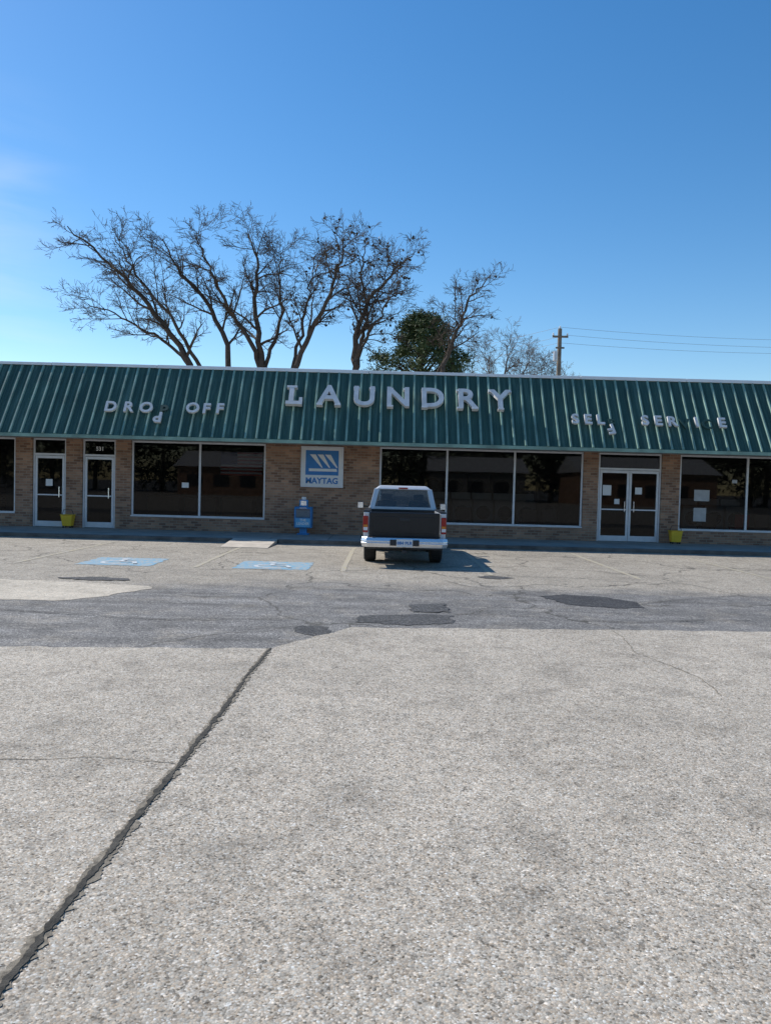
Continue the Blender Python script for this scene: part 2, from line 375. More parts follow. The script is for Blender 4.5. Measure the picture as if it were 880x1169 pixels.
for s_ in segs:
    if s_[0]=='p': pier(s_[1],s_[2])
    elif s_[0]=='w':
        a,b_=s_[1],s_[2]; sub(a,b_)
        sill.box(a-.0,b_+.0,FY-.03,FY+.045,.472,.505)
        frame(a+.002,b_-.002,.475,SO-.005,.055)
        for m_ in s_[3]: fr.box(m_-.03,m_+.03,FY+.045,FY+.122,.53,SO-.06)
        gl.quad((a+.03,FY+.09,.5),(b_-.03,FY+.09,.5),(b_-.03,FY+.09,SO-.02),(a+.03,FY+.09,SO-.02))
    else:
        a,b_,n=s_[1:]; T=2.2
        frame(a+.002,b_-.002,WZ,SO-.005,.05,bot=False)
        fr.box(a+.052,b_-.052,FY+.046,FY+.118,T,T+.06)
        gl.quad((a+.03,FY+.10,T+.03),(b_-.03,FY+.10,T+.03),(b_-.03,FY+.10,SO-.02),(a+.03,FY+.10,SO-.02))
        W=(b_-a-.11)/n
        for k in range(n):
            d0=a+.055+k*W+.006; d1=d0+W-.012
            dm=MB(); y0,y1=FY+.055,FY+.105; q=.065
            dm.box(d0,d0+q,y0,y1,WZ+.01,T-.01).box(d1-q,d1,y0,y1,WZ+.01,T-.01)
            dm.box(d0+q,d1-q,y0+.002,y1-.002,T-.09,T-.01).box(d0+q,d1-q,y0+.002,y1-.002,WZ+.01,WZ+.17)
            dm.box(d0+q,d1-q,y0-.02,y0+.01,1.02,1.06)
            dm.build('door_frame',M['alu'],bld,bevel=.004)
            hx=d1-.13 if (k==0) else d0+.13
            MB().tube([(hx,y0,.98),(hx,y0-.06,.98),(hx,y0-.06,1.28),(hx,y0,1.28)],[.012]*4,6).build('door_pull',M['chrome'],bld)
            gl.quad((d0+.06,FY+.085,WZ+.15),(d1-.06,FY+.085,WZ+.15),(d1-.06,FY+.085,T-.08),(d0+.06,FY+.085,T-.08))
wall.build('brick_wall',M['brick'],bld)
fr.build('window_frames',M['alu'],bld,bevel=.004)
gl.build('glass_panes',M['glass'],bld)
sill.build('window_sills',M['alu'],bld)
sh=MB(); sh.box(X0,X0+.25,FY+.22,35,0,4.5).box(X1-.25,X1,FY+.22,35,0,4.5).box(X0,X1,35,35.25,0,4.5)
sh.build('side_walls',M['brick'],bld)
MB().box(X0+.25,X1-.25,22.9,35,4.2,4.3).build('roof_deck',M['roof'],bld)
MB().box(X0,X1,22.84,22.90,2.74,4.6).build('parapet_back',M['white_metal'],bld)
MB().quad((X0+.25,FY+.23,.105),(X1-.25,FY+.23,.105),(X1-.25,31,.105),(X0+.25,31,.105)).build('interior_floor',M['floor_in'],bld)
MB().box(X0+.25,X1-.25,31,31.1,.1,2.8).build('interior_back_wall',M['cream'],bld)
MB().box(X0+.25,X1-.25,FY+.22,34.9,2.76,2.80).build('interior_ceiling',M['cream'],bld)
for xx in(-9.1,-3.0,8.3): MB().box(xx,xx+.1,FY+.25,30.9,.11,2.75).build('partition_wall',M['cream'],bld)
# mansard
By,Bz,Ty,Tz=21.0,2.73,22.4,4.80
MB().exx([(By,Bz),(Ty,Tz),(22.78,Tz),(22.78,SO+.02),(By,SO+.02)],X0-.3,X1+.3).build('mansard_panel',M['green'],bld)
MB().box(X0-.32,X1+.32,By-.02,By+.02,SO-.05,Bz+.01).build('mansard_drip_edge',M['green_rib'],bld)
MB().box(X0-.3,X1+.3,By+.021,FY+.05,SO+.0,SO+.018).build('soffit',M['soffit'],bld)
x_=X0-.33
while x_<X1+.33:
    x2=min(x_+3.05,X1+.33); MB().box(x_+.004,x2-.004,Ty-.05,22.84,Tz-.02+random.uniform(-.006,.006),Tz+.07+random.uniform(-.008,.008)).build('roof_cap_flashing',M['white_metal'],bld,bevel=.01); x_=x2
sd=Vector((0,Ty-By,Tz-Bz)); L=sd.length; sd.normalize(); nn=Vector((0,-sd.z,sd.y))
ribs=MB(); mini=MB(); x=X0-.25; k=0
while x<X1+.25:
    jx=random.uniform(-.014,.014)
    for (dx,w0,w1,h,store) in ((0,.034,.018,.042,ribs),(.10,.02,.012,.010,mini),(.20,.02,.012,.010,mini)):
        xx=x+dx+jx
        b0=Vector((xx,By,Bz))+sd*.01; b1=b0+sd*(L-.06)+Vector((random.uniform(-.012,.012),0,0))
        X=Vector((1,0,0))
        store.hexa([b0-X*w0/1,b0+X*w0/1,b1+X*w0/1,b1-X*w0/1],[b0-X*w1+nn*h,b0+X*w1+nn*h,b1+X*w1+nn*h,b1-X*w1+nn*h])
    x+=.305; k+=1
ribs.build('mansard_ribs',M['green_rib'],bld)
mini.build('mansard_minor_ribs',M['green'],bld)
text('street_number','531',.16,(-8.41,FY+.07,2.42),M['white'],bld,.002,.004)

# rooftop lettering
tilt=math.atan2(Tz-Bz,Ty-By)
def onslope(x,z,off): 
    y=By+(z-Bz)*(Ty-By)/(Tz-Bz); return Vector((x,y,z))+nn*off
def sign(name,letters,size,off,extr,serif=False):
    e=empty(name,onslope(letters[0][1],letters[0][2],.1))
    for ch,x,z,rz,mt in letters:
        g=mt=='green_dark'
        p=onslope(x,z,.12 if not g else .052)
        if serif and ch=='L':
            # block L: foot, stem and slab ends
            h=size*.36; mb=MB(); X=Vector((1,0,0))
            def blk(x0,x1,s0,s1,E):
                f=lambda a_,s_,n_: p+X*a_+sd*s_+nn*n_
                mb.hexa([f(x0,s0,-E),f(x1,s0,-E),f(x1,s1,-E),f(x0,s1,-E)],[f(x0,s0,E),f(x1,s0,E),f(x1,s1,E),f(x0,s1,E)])
            blk(-.16,-.03,-h,h,extr); blk(-.24,.20,-h-.004,-h+.11,extr+.003); blk(-.24,.05,h-.07,h+.004,extr+.003); blk(.13,.22,-h-.008,-h+.24,extr+.006)
            mb.build('letter_l',M[mt],e); continue
        o=text('letter_'+ch.lower(),ch,size,p,M[mt],e,extr if not g else .006,off)
        o.rotation_euler=(Matrix.Rotation(tilt+math.radians(2),3,'X')@Matrix.Rotation(rz,3,'Z')).to_euler()
        if serif:
            h=size*.36
            for (dx,dz) in {'A':[(-.25,-1),(.25,-1)],'U':[(-.22,1),(.22,1)],'N':[(-.22,1),(-.22,-1),(.22,1)],'D':[(-.22,1),(-.22,-1)],'R':[(-.2,1),(-.2,-1),(.22,-1)],'Y':[(-.24,1),(.24,1),(0,-1)]}[ch]:
                q=p+Vector((dx,0,0))+sd*dz*h*.95
                a=.085; bb=.028
                mb=MB(); X=Vector((1,0,0)); E=extr+.004
                mb.hexa([q-X*a-sd*bb-nn*E,q+X*a-sd*bb-nn*E,q+X*a+sd*bb-nn*E,q-X*a+sd*bb-nn*E],[q-X*a-sd*bb+nn*E,q+X*a-sd*bb+nn*E,q+X*a+sd*bb+nn*E,q-X*a+sd*bb+nn*E])
                mb.build('serif',M[mt],e)
    return e
sign('laundry_lettering',[(c_,x_,3.95,0,'letter') for c_,x_ in zip('LAUNDRY',(-2.62,-1.66,-.68,.27,1.23,2.19,3.13))],.92,.022,.05,True)
sign('drop_off_lettering',[('D',-7.66,3.47,0,'letter'),('R',-7.17,3.47,0,'letter'),('O',-6.68,3.47,0,'letter'),('P',-6.22,3.46,.0,'green_dark'),('P',-6.30,3.22,math.pi,'letter'),('O',-5.40,3.49,0,'letter'),('F',-5.02,3.48,0,'letter'),('F',-4.65,3.49,0,'letter')],.46,.013,.03)
sign('self_service_lettering',[('S',5.17,3.46,0,'letter'),('E',5.52,3.46,0,'letter'),('L',5.86,3.46,0,'letter'),('F',6.20,3.40,.1,'green_dark'),('F',6.12,3.22,math.pi+.2,'letter'),('S',7.10,3.47,0,'letter'),('E',7.46,3.47,0,'letter'),('R',7.84,3.46,0,'letter'),('V',8.22,3.46,0,'green_dark'),('I',8.52,3.46,.06,'letter'),('C',8.84,3.46,0,'green_dark'),('E',9.22,3.46,0,'letter')],.44,.013,.03)

# appliance sign on wall
e=empty('appliance_brand_sign',(-1.88,FY-.06,2.06))
MB().box(-2.50,-1.26,FY-.09,FY-.003,1.46,2.66).build('sign_box',M['alu'],e,bevel=.008)
MB().box(-2.46,-1.30,FY-.097,FY-.088,1.50,2.62).build('sign_face',M['white'],e)
MB().box(-2.36,-1.40,FY-.103,FY-.098,1.82,2.54).build('blue_panel',M['blue'],e)
mb=MB(); y=FY-.107
for x_ in (-2.24,-2.02,-1.80):
    mb.poly([(x_,y,2.42),(x_+.17,y,2.42),(x_+.38,y,2.04),(x_+.34,y,2.04)])
mb.poly([(-2.26,y,2.01),(-1.46,y,2.01),(-1.44,y,1.93),(-2.26,y,1.93)])
mb.build('logo_stripes',M['white'],e)
text('sign_text','MAYTAG',.235,(-1.88,FY-.103,1.65),M['blue'],e,.003,.007)

def paper(x0,x1,z0,z1,name='paper_notice',m='white',y=FY+.083):
    MB().box(x0,x1,y-.002,y,z0,z1).build(name,M[m],bld)
for p in ((-6.0,-5.8,1.35,1.5),(-10.0,-9.8,1.3,1.5),(9.05,9.5,1.35,1.68),(9.05,9.42,.75,1.15),(6.35,6.6,1.45,1.75),(7.3,7.5,1.5,1.7),(6.7,6.85,1.2,1.35),(10.15,10.3,1.9,2.0),(-12.2,-11.9,1.3,1.6)):
    paper(*p,y=FY+.052 if 6.2<p[0]<8 else FY+.086,m='white' if p[0]<8.5 else 'machine')
e=empty('us_flag',(-4.3,23.3,2.0))
for i in range(13): MB().box(-5.0,-3.75,23.3,23.305,1.75+i*.054,1.75+(i+1)*.054-.001).build('stripe',M['fred'] if i%2==0 else M['white'],e)
MB().box(-5.0,-4.5,23.29,23.298,2.07,2.452).build('canton',M['fblue'],e)
def washer(x,y):
    e=empty('washing_machine',(x,y,.11))
    MB().box(-.34,.34,0,.7,0,1.05).build('cabinet',M['machine'],e,True,bevel=.02)
    MB().box(-.34,.34,.45,.7,1.05,1.28).build('control_panel',M['alu'],e,True,bevel=.01)
    MB().lathe([(0,.24),(-.04,.24),(-.05,.18),(-.02,.17)],(0,0,.6),24,'y').build('door_ring',M['dark'],e,True)
    MB().lathe([(-.02,.17),(-.035,0.001)],(0,0,.6),24,'y').build('door_glass',M['dark'],e,True)
for x_ in (0.4,1.15,1.9,2.65,3.4,4.15,4.9,9.2,9.95,10.7,11.45,12.2): washer(x_,26.9)
def dryer(x,y):
    e=empty('tumble_dryer',(x,y,.11))
    MB().box(-.4,.4,0,.8,0,2.0).build('cabinet',M['cream'],e,True,bevel=.02)
    for z in(.55,1.5):
        MB().lathe([(0,.28),(-.04,.28),(-.05,.21),(-.02,.2),(-.03,.001)],(0,0,z),24,'y').build('door',M['dark'],e,True)
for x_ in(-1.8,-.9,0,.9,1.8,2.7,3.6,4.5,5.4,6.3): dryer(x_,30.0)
wc=mat('wood_cab',(.2,.1,.05),.5)
for x_ in(-7.2,-6.0,-4.8):
    e=empty('counter_cabinet',(x_,25,.1))
    MB().box(-.5,.5,0,.6,0,.9).box(-.53,.53,-.03,.63,.901,.95).build('cabinet_body',wc,e,True,bevel=.01)
def chair(x,y,m):
    e=empty('waiting_chair',(x,y,.11))
    mb=MB().box(-.22,.22,-.2,.22,.42,.46).box(-.22,.22,-.24,-.2,.46,.85)
    for a in(-.2,.18):
        for c_ in(-.18,.18): mb.box(a,a+.025,c_,c_+.025,0,.42)
    mb.build('seat',M[m],e,True,bevel=.008)
for x_,m_ in((9.9,'chairbrown'),(10.9,'fred'),(11.5,'chairbrown'),(.9,'chairbrown'),(2.4,'chairbrown'),(4.4,'chairbrown'),(5.0,'chairbrown')): chair(x_,23.8,m_)

# newspaper box
e=empty('newspaper_box',(-2.34,22.1,WZ))
MB().box(-.17,.17,-.15,.15,0,.04).box(-.10,.10,-.10,.10,.04,.20).build('pedestal',M['boxblue'],e,True,bevel=.008)
MB().exx([(-.20,.20),(.20,.20),(.20,.80),(-.16,.80),(-.20,.72)],-.25,.25).build('cabinet',M['boxblue'],e,True,bevel=.015)
MB().box(-.20,.20,-.215,-.202,.50,.74).build('display_window',M['carglass'],e,True)
MB().box(-.19,.19,-.209,-.2015,.51,.70).build('newspaper',M['boxblue2'],e,True)
MB().box(-.21,.21,-.212,-.202,.23,.47).build('label_panel',M['boxblue2'],e,True)
MB().box(-.12,.12,-.10,.14,.80,1.0).build('coin_mechanism',M['boxblue'],e,True,bevel=.015)
MB().box(-.08,.08,-.11,-.101,.84,.97).build('coin_plate',M['chrome'],e,True)
MB().box(-.06,.06,-.05,.05,1.0,1.08).build('coin_cap',M['white'],e,True,bevel=.01)
MB().tube([(-.1,-.202,.77),(-.1,-.24,.77),(.1,-.24,.77),(.1,-.202,.77)],[.01]*4,6).build('door_handle',M['chrome'],e,True)
text('label_text','THE\nLEADER',.10,(-2.34,22.1-.214,WZ+.37),M['white'],e,.001,.003)

def bucket(x,y):
    e=empty('mop_bucket',(x,y,WZ))
    MB().hexa([(-.13,-.10,.05),(.13,-.10,.05),(.13,.10,.05),(-.13,.10,.05)],[(-.17,-.13,.36),(.17,-.13,.36),(.17,.13,.36),(-.17,.13,.36)]).build('tub',M['yellow'],e,True,bevel=.02)
    MB().box(-.18,.18,-.14,.14,.36,.385).build('rim',M['yellow'],e,True,bevel=.008)
    MB().tube([(-.17,0,.37),(-.12,-.02,.52),(.12,-.02,.52),(.17,0,.37)],[.01]*4,6).build('handle',M['dark'],e,True)
    for a in(-.1,.1):
        for c_ in(-.08,.08): MB().lathe([(-.015,.001),(-.015,.03),(.015,.03),(.015,.001)],(a,c_,.03),12).build('caster',M['dark'],e,True)
bucket(-9.22,22.40); bucket(8.40,22.3)

# ------------------------------------------------------------------ pickup truck
TX,TY=.38,15.0
tr=empty('pickup_truck',(TX,TY,0))
def arch(cy,cz,r,z,n=14):
    a0=math.asin((z-cz)/r) if abs(z-cz)<r else 0
    return [(cy+r*math.cos(a),cz+r*math.sin(a)) for a in [math.pi-a0-(math.pi-2*a0)*i/n for i in range(n+1)]]
RW,FW,WR=1.08,3.92,.36
for s_ in(-1,1):
    prof=[(0.02,.55)]+arch(RW,.38,.44,.50)+[(1.88,.48),(1.90,1.06),(0.0,1.06)]
    a,b_=(.69,.80) if s_>0 else (-.80,-.69)
    MB().exx(prof,a,b_).build('bed_side',M['silver'],tr,True,bevel=.02)
    MB().box(a-.005,b_+.005,.0,1.9,1.058,1.085).build('bed_rail_cap',M['black'],tr,True,bevel=.008)
    for cy in(RW,FW):
        pts=[(s_*.775,cy+.455*math.cos(t_),.38+.455*math.sin(t_)) for t_ in [math.radians(-5+190*i/16) for i in range(17)]]
        MB().tube(pts,[.035]*17,8).build('fender_flare',M['silver'],tr,True,smooth=True)
    MB().box(min(s_*.71,s_*.808),max(s_*.71,s_*.808),-.03,.06,.66,.98).build('tail_light',M['red'],tr,True,bevel=.012)
    MB().box(min(s_*.72,s_*.80),max(s_*.72,s_*.80),-.036,-.028,.70,.76).build('reverse_lens',M['white'],tr,True)
    MB().box(min(s_*.72,s_*.80),max(s_*.72,s_*.80),-.036,-.028,.762,.81).build('amber_lens',M['amber'],tr,True)
    MB().box(min(s_*.90,s_*1.05),max(s_*.90,s_*1.05),3.28,3.36,1.02,1.18).build('mirror_housing',M['black'],tr,True,bevel=.02)
    MB().box(min(s_*.915,s_*1.035),max(s_*.915,s_*1.035),3.272,3.279,1.035,1.165).build('mirror_glass',M['chrome'],tr,True)
    MB().box(min(s_*.76,s_*.91),max(s_*.76,s_*.91),3.30,3.34,1.05,1.09).build('mirror_arm',M['black'],tr,True)
MB().box(-.688,.688,.06,1.85,.60,.64).build('bed_floor',M['dark'],tr,True)
MB().box(-.688,.688,1.84,1.89,.60,1.06).build('bed_front_wall',M['black'],tr,True)
MB().box(-.682,.682,-.02,.045,.58,1.06).build('tailgate',M['black'],tr,True,bevel=.015)
MB().box(-.60,.60,-.026,-.018,.66,.98).build('tailgate_panel',M['black'],tr,True,bevel=.004)
MB().box(-.10,.10,-.034,-.025,.90,.95).build('tailgate_handle',M['dark'],tr,True,bevel=.004)
cab=[(1.93,.48),(1.93,1.06),(3.45,1.07),(3.55,1.05),(4.45,.98),(4.62,.90),(4.66,.50)]+list(reversed(arch(FW,.38,.44,.46)))
MB().exx(cab,-.79,.79).build('cab_body',M['silver'],tr,True,bevel=.03,seg=3)
zb,zt=1.062,1.49; xb,xt=.74,.62
yb0,yb1=1.96,3.55; yt0,yt1=2.10,2.95
P=lambda x,y,z:Vector((x,y,z))
def pillar(b0,t0,w=.035,d=.05):
    MB().hexa([b0+P(-w,-d,0),b0+P(w,-d,0),b0+P(w,d,0),b0+P(-w,d,0)],[t0+P(-w,-d,0),t0+P(w,-d,0),t0+P(w,d,0),t0+P(-w,d,0)]).build('pillar',M['silver'],tr,True,bevel=.01)
for s_ in(-1,1):
    pillar(P(s_*(xb-.05),yb0+.05,zb-.03),P(s_*(xt-.04),yt0+.04,zt+.02),.055,.05)
    pillar(P(s_*(xb-.03),yb1-.05,zb-.03),P(s_*(xt-.03),yt1-.04,zt+.02),.025,.03)
    pillar(P(s_*(xb-.02),2.45,zb-.03),P(s_*(xt-.02),2.48,zt+.02),.02,.03)
    MB().quad((s_*(xb-.02),yb0+.08,zb),(s_*(xb-.02),yb1-.08,zb),(s_*(xt-.02),yt1-.06,zt),(s_*(xt-.02),yt0+.08,zt)).build('side_glass',M['carglass'],tr,True)
MB().hexa([P(-xt-.015,yt0-.04,zt),P(xt+.015,yt0-.04,zt),P(xt+.015,yt1+.04,zt),P(-xt-.015,yt1+.04,zt)],[P(-xt+.10,yt0+.06,zt+.09),P(xt-.10,yt0+.06,zt+.09),P(xt-.10,yt1-.10,zt+.09),P(-xt+.10,yt1-.10,zt+.09)]).build('roof',M['silver'],tr,True,bevel=.035,seg=3)
MB().quad((-xb+.10,yb0+.02,zb),(xb-.10,yb0+.02,zb),(xt-.08,yt0+.01,zt),(-xt+.08,yt0+.01,zt)).build('rear_window',M['carglass'],tr,True)
MB().quad((-xb+.05,yb1-.03,zb),(xb-.05,yb1-.03,zb),(xt-.05,yt1-.01,zt),(-xt+.05,yt1-.01,zt)).build('windshield',M['carglass'],tr,True)
MB().box(-.65,.65,yb0-.01,yb0+.03,zb-.01,zb+.05).build('rear_window_sill',M['silver'],tr,True,bevel=.008)
MB().box(-.66,.66,3.25,3.5,1.0,1.12).build('dashboard',M['dark'],tr,True,bevel=.03)
MB().box(-.10,.10,yt0-.05,yt0-.02,zt+.02,zt+.05).build('third_brake_light',M['red'],tr,True)
for x_ in(-.36,.36):
    MB().box(x_-.23,x_+.23,2.45,2.58,1.0,1.24).build('seat_back',M['dark'],tr,True,bevel=.04)
    MB().box(x_-.12,x_+.12,2.46,2.56,1.25,1.39).build('headrest',M['dark'],tr,True,bevel=.03)
MB().lathe([(-.015,.17),(0,.19),(.015,.17),(0,.155),(-.015,.17)],(-.36,3.15,1.12),20,'y').build('steering_wheel',M['black'],tr,True)
bp=[(-.84,-.06),(-.84,-.13),(-.74,-.22),(-.30,-.24),(.30,-.24),(.74,-.22),(.84,-.13),(.84,-.06)]
mb=MB(); k=len(bp)
lev=[(.39,.97,.03),(.47,1.0,0),(.49,.985,.02),(.51,1.0,0),(.575,.98,.03)]
for z_,sc,inn in lev: mb.v+=[(x_*sc,y_+inn,z_) for x_,y_ in bp]
mb.f=[tuple(range(k)),tuple(reversed(range(4*k,5*k)))]
for r_ in range(4): mb.f+=[(r_*k+i,(r_+1)*k+i,(r_+1)*k+(i+1)%k,r_*k+(i+1)%k) for i in range(k)]
mb.build('rear_bumper',M['chrome'],tr,True,bevel=.008,seg=2)
MB().box(-.28,.28,-.262,-.236,.43,.545).build('plate_recess',M['dark'],tr,True,bevel=.005)
MB().box(-.155,.155,-.272,-.264,.41,.555).build('license_plate',M['white'],tr,True)
text('plate_text','884 PLR',.085,(TX,TY-.276,.48),M['blue'],tr,.001,.002)
MB().box(-.62,.62,-.20,-.07,.577,.588).build('bumper_step_pad',M['dark'],tr,True)
MB().box(-.74,.74,-.16,-.10,.355,.385).build('bumper_lower_valance',M['dark'],tr,True,bevel=.01)
MB().box(-.04,.04,-.28,.0,.30,.344).build('hitch',M['dark'],tr,True)
MB().box(-.80,.80,4.62,4.76,.42,.60).build('front_bumper',M['chrome'],tr,True,bevel=.03)
MB().box(-.40,.40,4.64,4.685,.64,.84).build('grille',M['dark'],tr,True,bevel=.01)
for s_ in(-1,1): MB().box(min(s_*.44,s_*.74),max(s_*.44,s_*.74),4.63,4.68,.66,.82).build('headlight',M['white'],tr,True,bevel=.015)
MB().box(-.50,-.38,-.05,4.5,.38,.52).box(.38,.50,-.05,4.5,.38,.52).box(-.38,.38,.9,1.0,.40,.50).box(-.6,.6,2.0,4.4,.36,.47).build('chassis_rails',M['dark'],tr,True)
MB().tube([(-.68,RW,.36),(.68,RW,.36)],[.05,.05],10).tube([(-.68,FW,.36),(.68,FW,.36)],[.05,.05],10).build('axles',M['dark'],tr,True)
MB().lathe([(-.14,.001),(-.13,.09),(0,.13),(.13,.09),(.14,.001)],(0.05,RW,.36),16,'y').build('differential',M['dark'],tr,True,smooth=True)
MB().tube([(.45,.0,.33),(.45,.9,.33)],[.03,.03],8).build('exhaust_pipe',M['dark'],tr,True)
MB().box(-.30,.30,.2,.6,.30,.42).build('spare_tyre',M['rubber'],tr,True,bevel=.05)
for s_ in(-1,1):
    for cy in(RW,FW):
        x_=s_*.68
        MB().lathe([(-.10,.20),(-.12,.26),(-.125,.32),(-.10,.352),(-.05,.36),(.05,.36),(.10,.352),(.125,.32),(.12,.26),(.10,.20)],(x_,cy,WR+.002),32).build('tyre',M['rubber'],tr,True,smooth=True)
        tread=MB()
        for i in range(36):
            a_=2*math.pi*i/36; c_=math.cos(a_);n_=math.sin(a_)
            for dx in(-.075,0,.075):
                q=Vector((x_+dx,cy+.362*c_,WR+.002+.362*n_)); T_=Vector((0,-n_,c_))*.018; R_=Vector((0,c_,n_))*.004; X_=Vector((.028,0,0))
                tread.hexa([q-X_-T_-R_,q+X_-T_-R_,q+X_+T_-R_,q-X_+T_-R_],[q-X_-T_+R_*.2,q+X_-T_+R_*.2,q+X_+T_+R_*.2,q-X_+T_+R_*.2])
        tread.build('tyre_tread',M['rubber'],tr,True)
        MB().lathe([(s_*-.02,.001),(s_*.03,.05),(s_*.06,.07),(s_*.04,.12),(s_*.08,.19),(s_*.10,.205),(s_*-.09,.20),(s_*-.1,.15),(s_*-.05,.001)],(x_,cy,WR),24).build('wheel_rim',M['chrome'],tr,True,smooth=True)

# ------------------------------------------------------------------ bare trees
random.seed(7041)
def grow(mb,p,d,L,r,lvl,leafs=None,maxl=4):
    seg=max(.14,L/ (7 if lvl<2 else 4)); n=max(3,int(L/seg)); pts=[p.copy()]; rad=[r]; d=d.normalized()
    dirs=[d.copy()]
    wob=.18 if lvl<2 else .26
    for i in range(n):
        d=(d+Vector((random.gauss(0,wob),random.gauss(0,wob),random.gauss(.03,wob*.8)))*.8).normalized()
        p=p+d*(L/n); pts.append(p.copy()); dirs.append(d.copy()); rad.append(max(.008,r*(1-.7*(i+1)/n)))
    mb.tube(pts,rad,5 if lvl<2 else 3)
    if lvl<maxl: kids(mb,pts,rad,dirs,L,lvl,.12,leafs,maxl)
    elif leafs is not None and random.random()<.05: leafs.append(p.copy())
def kids(mb,pts,rad,dirs,L,lvl,start,leafs,maxl,cnt=None,cl=None):
    n=len(pts)-1
    cnt=cnt or {1:8,2:6,3:5}.get(lvl,4)
    for i in range(cnt):
        t_=start+(1-start)*(i+random.uniform(.2,.95))/cnt
        f=t_*n; a=min(int(f),n-1); q=pts[a].lerp(pts[a+1],f-a); d=dirs[min(a+1,n)]
        ax=Vector((random.gauss(0,1),random.gauss(0,.8),random.gauss(0,1))); side=(ax-d*ax.dot(d)).normalized()
        ang=math.radians(random.uniform(28,64))
        nd=d*math.cos(ang)+side*math.sin(ang); 
        if nd.z<-.25 : nd.z*=.3
        LL=(cl if cl else L*random.uniform(.42,.68))*(1-.4*t_)*random.uniform(.75,1.2)
        rr=max(.009,(rad[a])*.52)
        if LL>.18: grow(mb,q,nd,LL,rr,lvl+1,leafs,maxl)
def smooth_path(ctrl,n=26):
    P_=[Vector(c_) for c_ in ctrl]; P_=[P_[0]*2-P_[1]]+P_+[P_[-1]*2-P_[-2]]
    out=[]; m_=len(P_)-3
    for i in range(n+1):
        u=i/n*m_; k=min(int(u),m_-1); u-=k
        a,b_,c_,d_=P_[k:k+4]
        out.append(.5*((2*b_)+(c_-a)*u+(2*a-5*b_+4*c_-d_)*u*u+(3*b_-a-3*c_+d_)*u**3))
    return out
def baretree(name,limbs,m='bark',seeds=False,cnt=13,cl=3.9,maxl=4):
    mb=MB(); leafs=[] if seeds else None
    for ctrl,r0,start in limbs:
        pts=smooth_path(ctrl); 
        for q in pts[3:]: q+=Vector((random.gauss(0,.07),random.gauss(0,.1),random.gauss(0,.05)))
        n=len(pts)-1; rad=[max(.025,r0*(1-.9*(i/n)**.9)) for i in range(n+1)]
        dirs=[(pts[min(i+1,n)]-pts[max(i-1,0)]).normalized() for i in range(n+1)]
        mb.tube(pts,rad,8)
        kids(mb,pts,rad,dirs,10,0,start,leafs,maxl,cnt,cl)
    e=empty(name,limbs[0][0][0])
    mb.build('trunk_and_branches',M[m],e)
    if seeds:
        lm=MB()
        for q in leafs:
            for _ in range(4):
                c_=q+Vector((random.gauss(0,.06),random.gauss(0,.06),random.gauss(-.05,.06)))
                a=Vector((random.gauss(0,1),random.gauss(0,1),random.gauss(0,1))).normalized()*.06; b2=a.cross(Vector((random.gauss(0,1),random.gauss(0,1),random.gauss(0,1)))).normalized()*.05
                lm.quad(c_-a-b2,c_+a-b2,c_+a+b2,c_-a+b2)
        lm.build('seed_clusters',M['seed'],e)
Y=40
baretree('bare_tree',[([(-9.2,Y,0),(-9.6,Y,5),(-10.4,Y,7.7),(-12.3,Y-.3,10.3),(-14.5,Y+.2,12.6),(-16.7,Y,14.4)],.28,.40),
  ([(-9.0,Y,0),(-9.0,Y+.5,3),(-8.3,Y+.5,7.5),(-9.6,Y+.8,10.8),(-11.2,Y+1,12.6),(-12.0,Y+1,14.2)],.25,.45),
  ([(-9.1,Y,1),(-9.9,Y+.5,6.5),(-11.6,Y+1.5,8.6),(-13.8,Y+1.5,9.9),(-16.0,Y+1,10.8)],.17,.5),
  ([(-9.1,Y,1),(-9.5,Y+.5,6),(-10.6,Y-.5,9.0),(-12.6,Y-1,11.6),(-13.9,Y-1,13.7)],.17,.5)],cnt=14,cl=2.9)
baretree('bare_tree',[([(-6.6,Y+1,0),(-6.7,Y+1,5),(-6.8,Y+1,8),(-7.2,Y+1,10.6),(-7.0,Y+1,12.8),(-7.8,Y+1.3,14.8)],.28,.42),
  ([(-6.6,Y+1,4),(-6.9,Y+1,7.8),(-8.2,Y+.4,10.2),(-9.3,Y,12.4),(-10.1,Y,14.2)],.19,.42),
  ([(-6.6,Y+1,5),(-6.5,Y+1,8.0),(-5.8,Y+1.6,10.5),(-6.0,Y+2,12.6),(-5.9,Y+2,14.2)],.15,.42)],cnt=14,cl=2.8)
baretree('bare_tree',[([(-5.2,Y-1,0),(-5.0,Y-1,5),(-4.6,Y-1,7.7),(-3.4,Y-1,10.4),(-2.6,Y-1,12.6),(-2.4,Y-1,13.9)],.24,.42),
  ([(-5.2,Y-1,3),(-4.9,Y-.4,7),(-4.5,Y,9.6),(-4.2,Y+.3,11.8),(-3.9,Y+.3,13.4)],.15,.5)],seeds=True,cnt=13,cl=2.5)
baretree('bare_tree',[([(-1.6,Y,0),(-1.8,Y,5),(-1.8,Y,7.8),(-1.5,Y,10.2),(-.4,Y,12.0),(1.0,Y,13.4)],.28,.42),
  ([(-1.6,Y,4),(-1.7,Y+.5,8),(-1.2,Y+1,10.4),(-1.6,Y+1,12.6),(-1.3,Y+1,14.3)],.17,.44),
  ([(-1.6,Y,4),(-1.7,Y-.5,8),(-.5,Y-1,10.0),(.4,Y-1,12.6)],.13,.5)],seeds=True,cnt=14,cl=2.7)
baretree('bare_tree',[([(2.2,Y,0),(2.4,Y,5),(2.8,Y,7.6),(3.5,Y,9.8),(4.3,Y,11.5),(5.0,Y,12.5)],.19,.45),
  ([(2.2,Y,3),(2.4,Y+.4,7),(3.2,Y+.6,9.2),(3.4,Y+.8,12.2)],.11,.5)],seeds=True,cnt=11,cl=2.2)
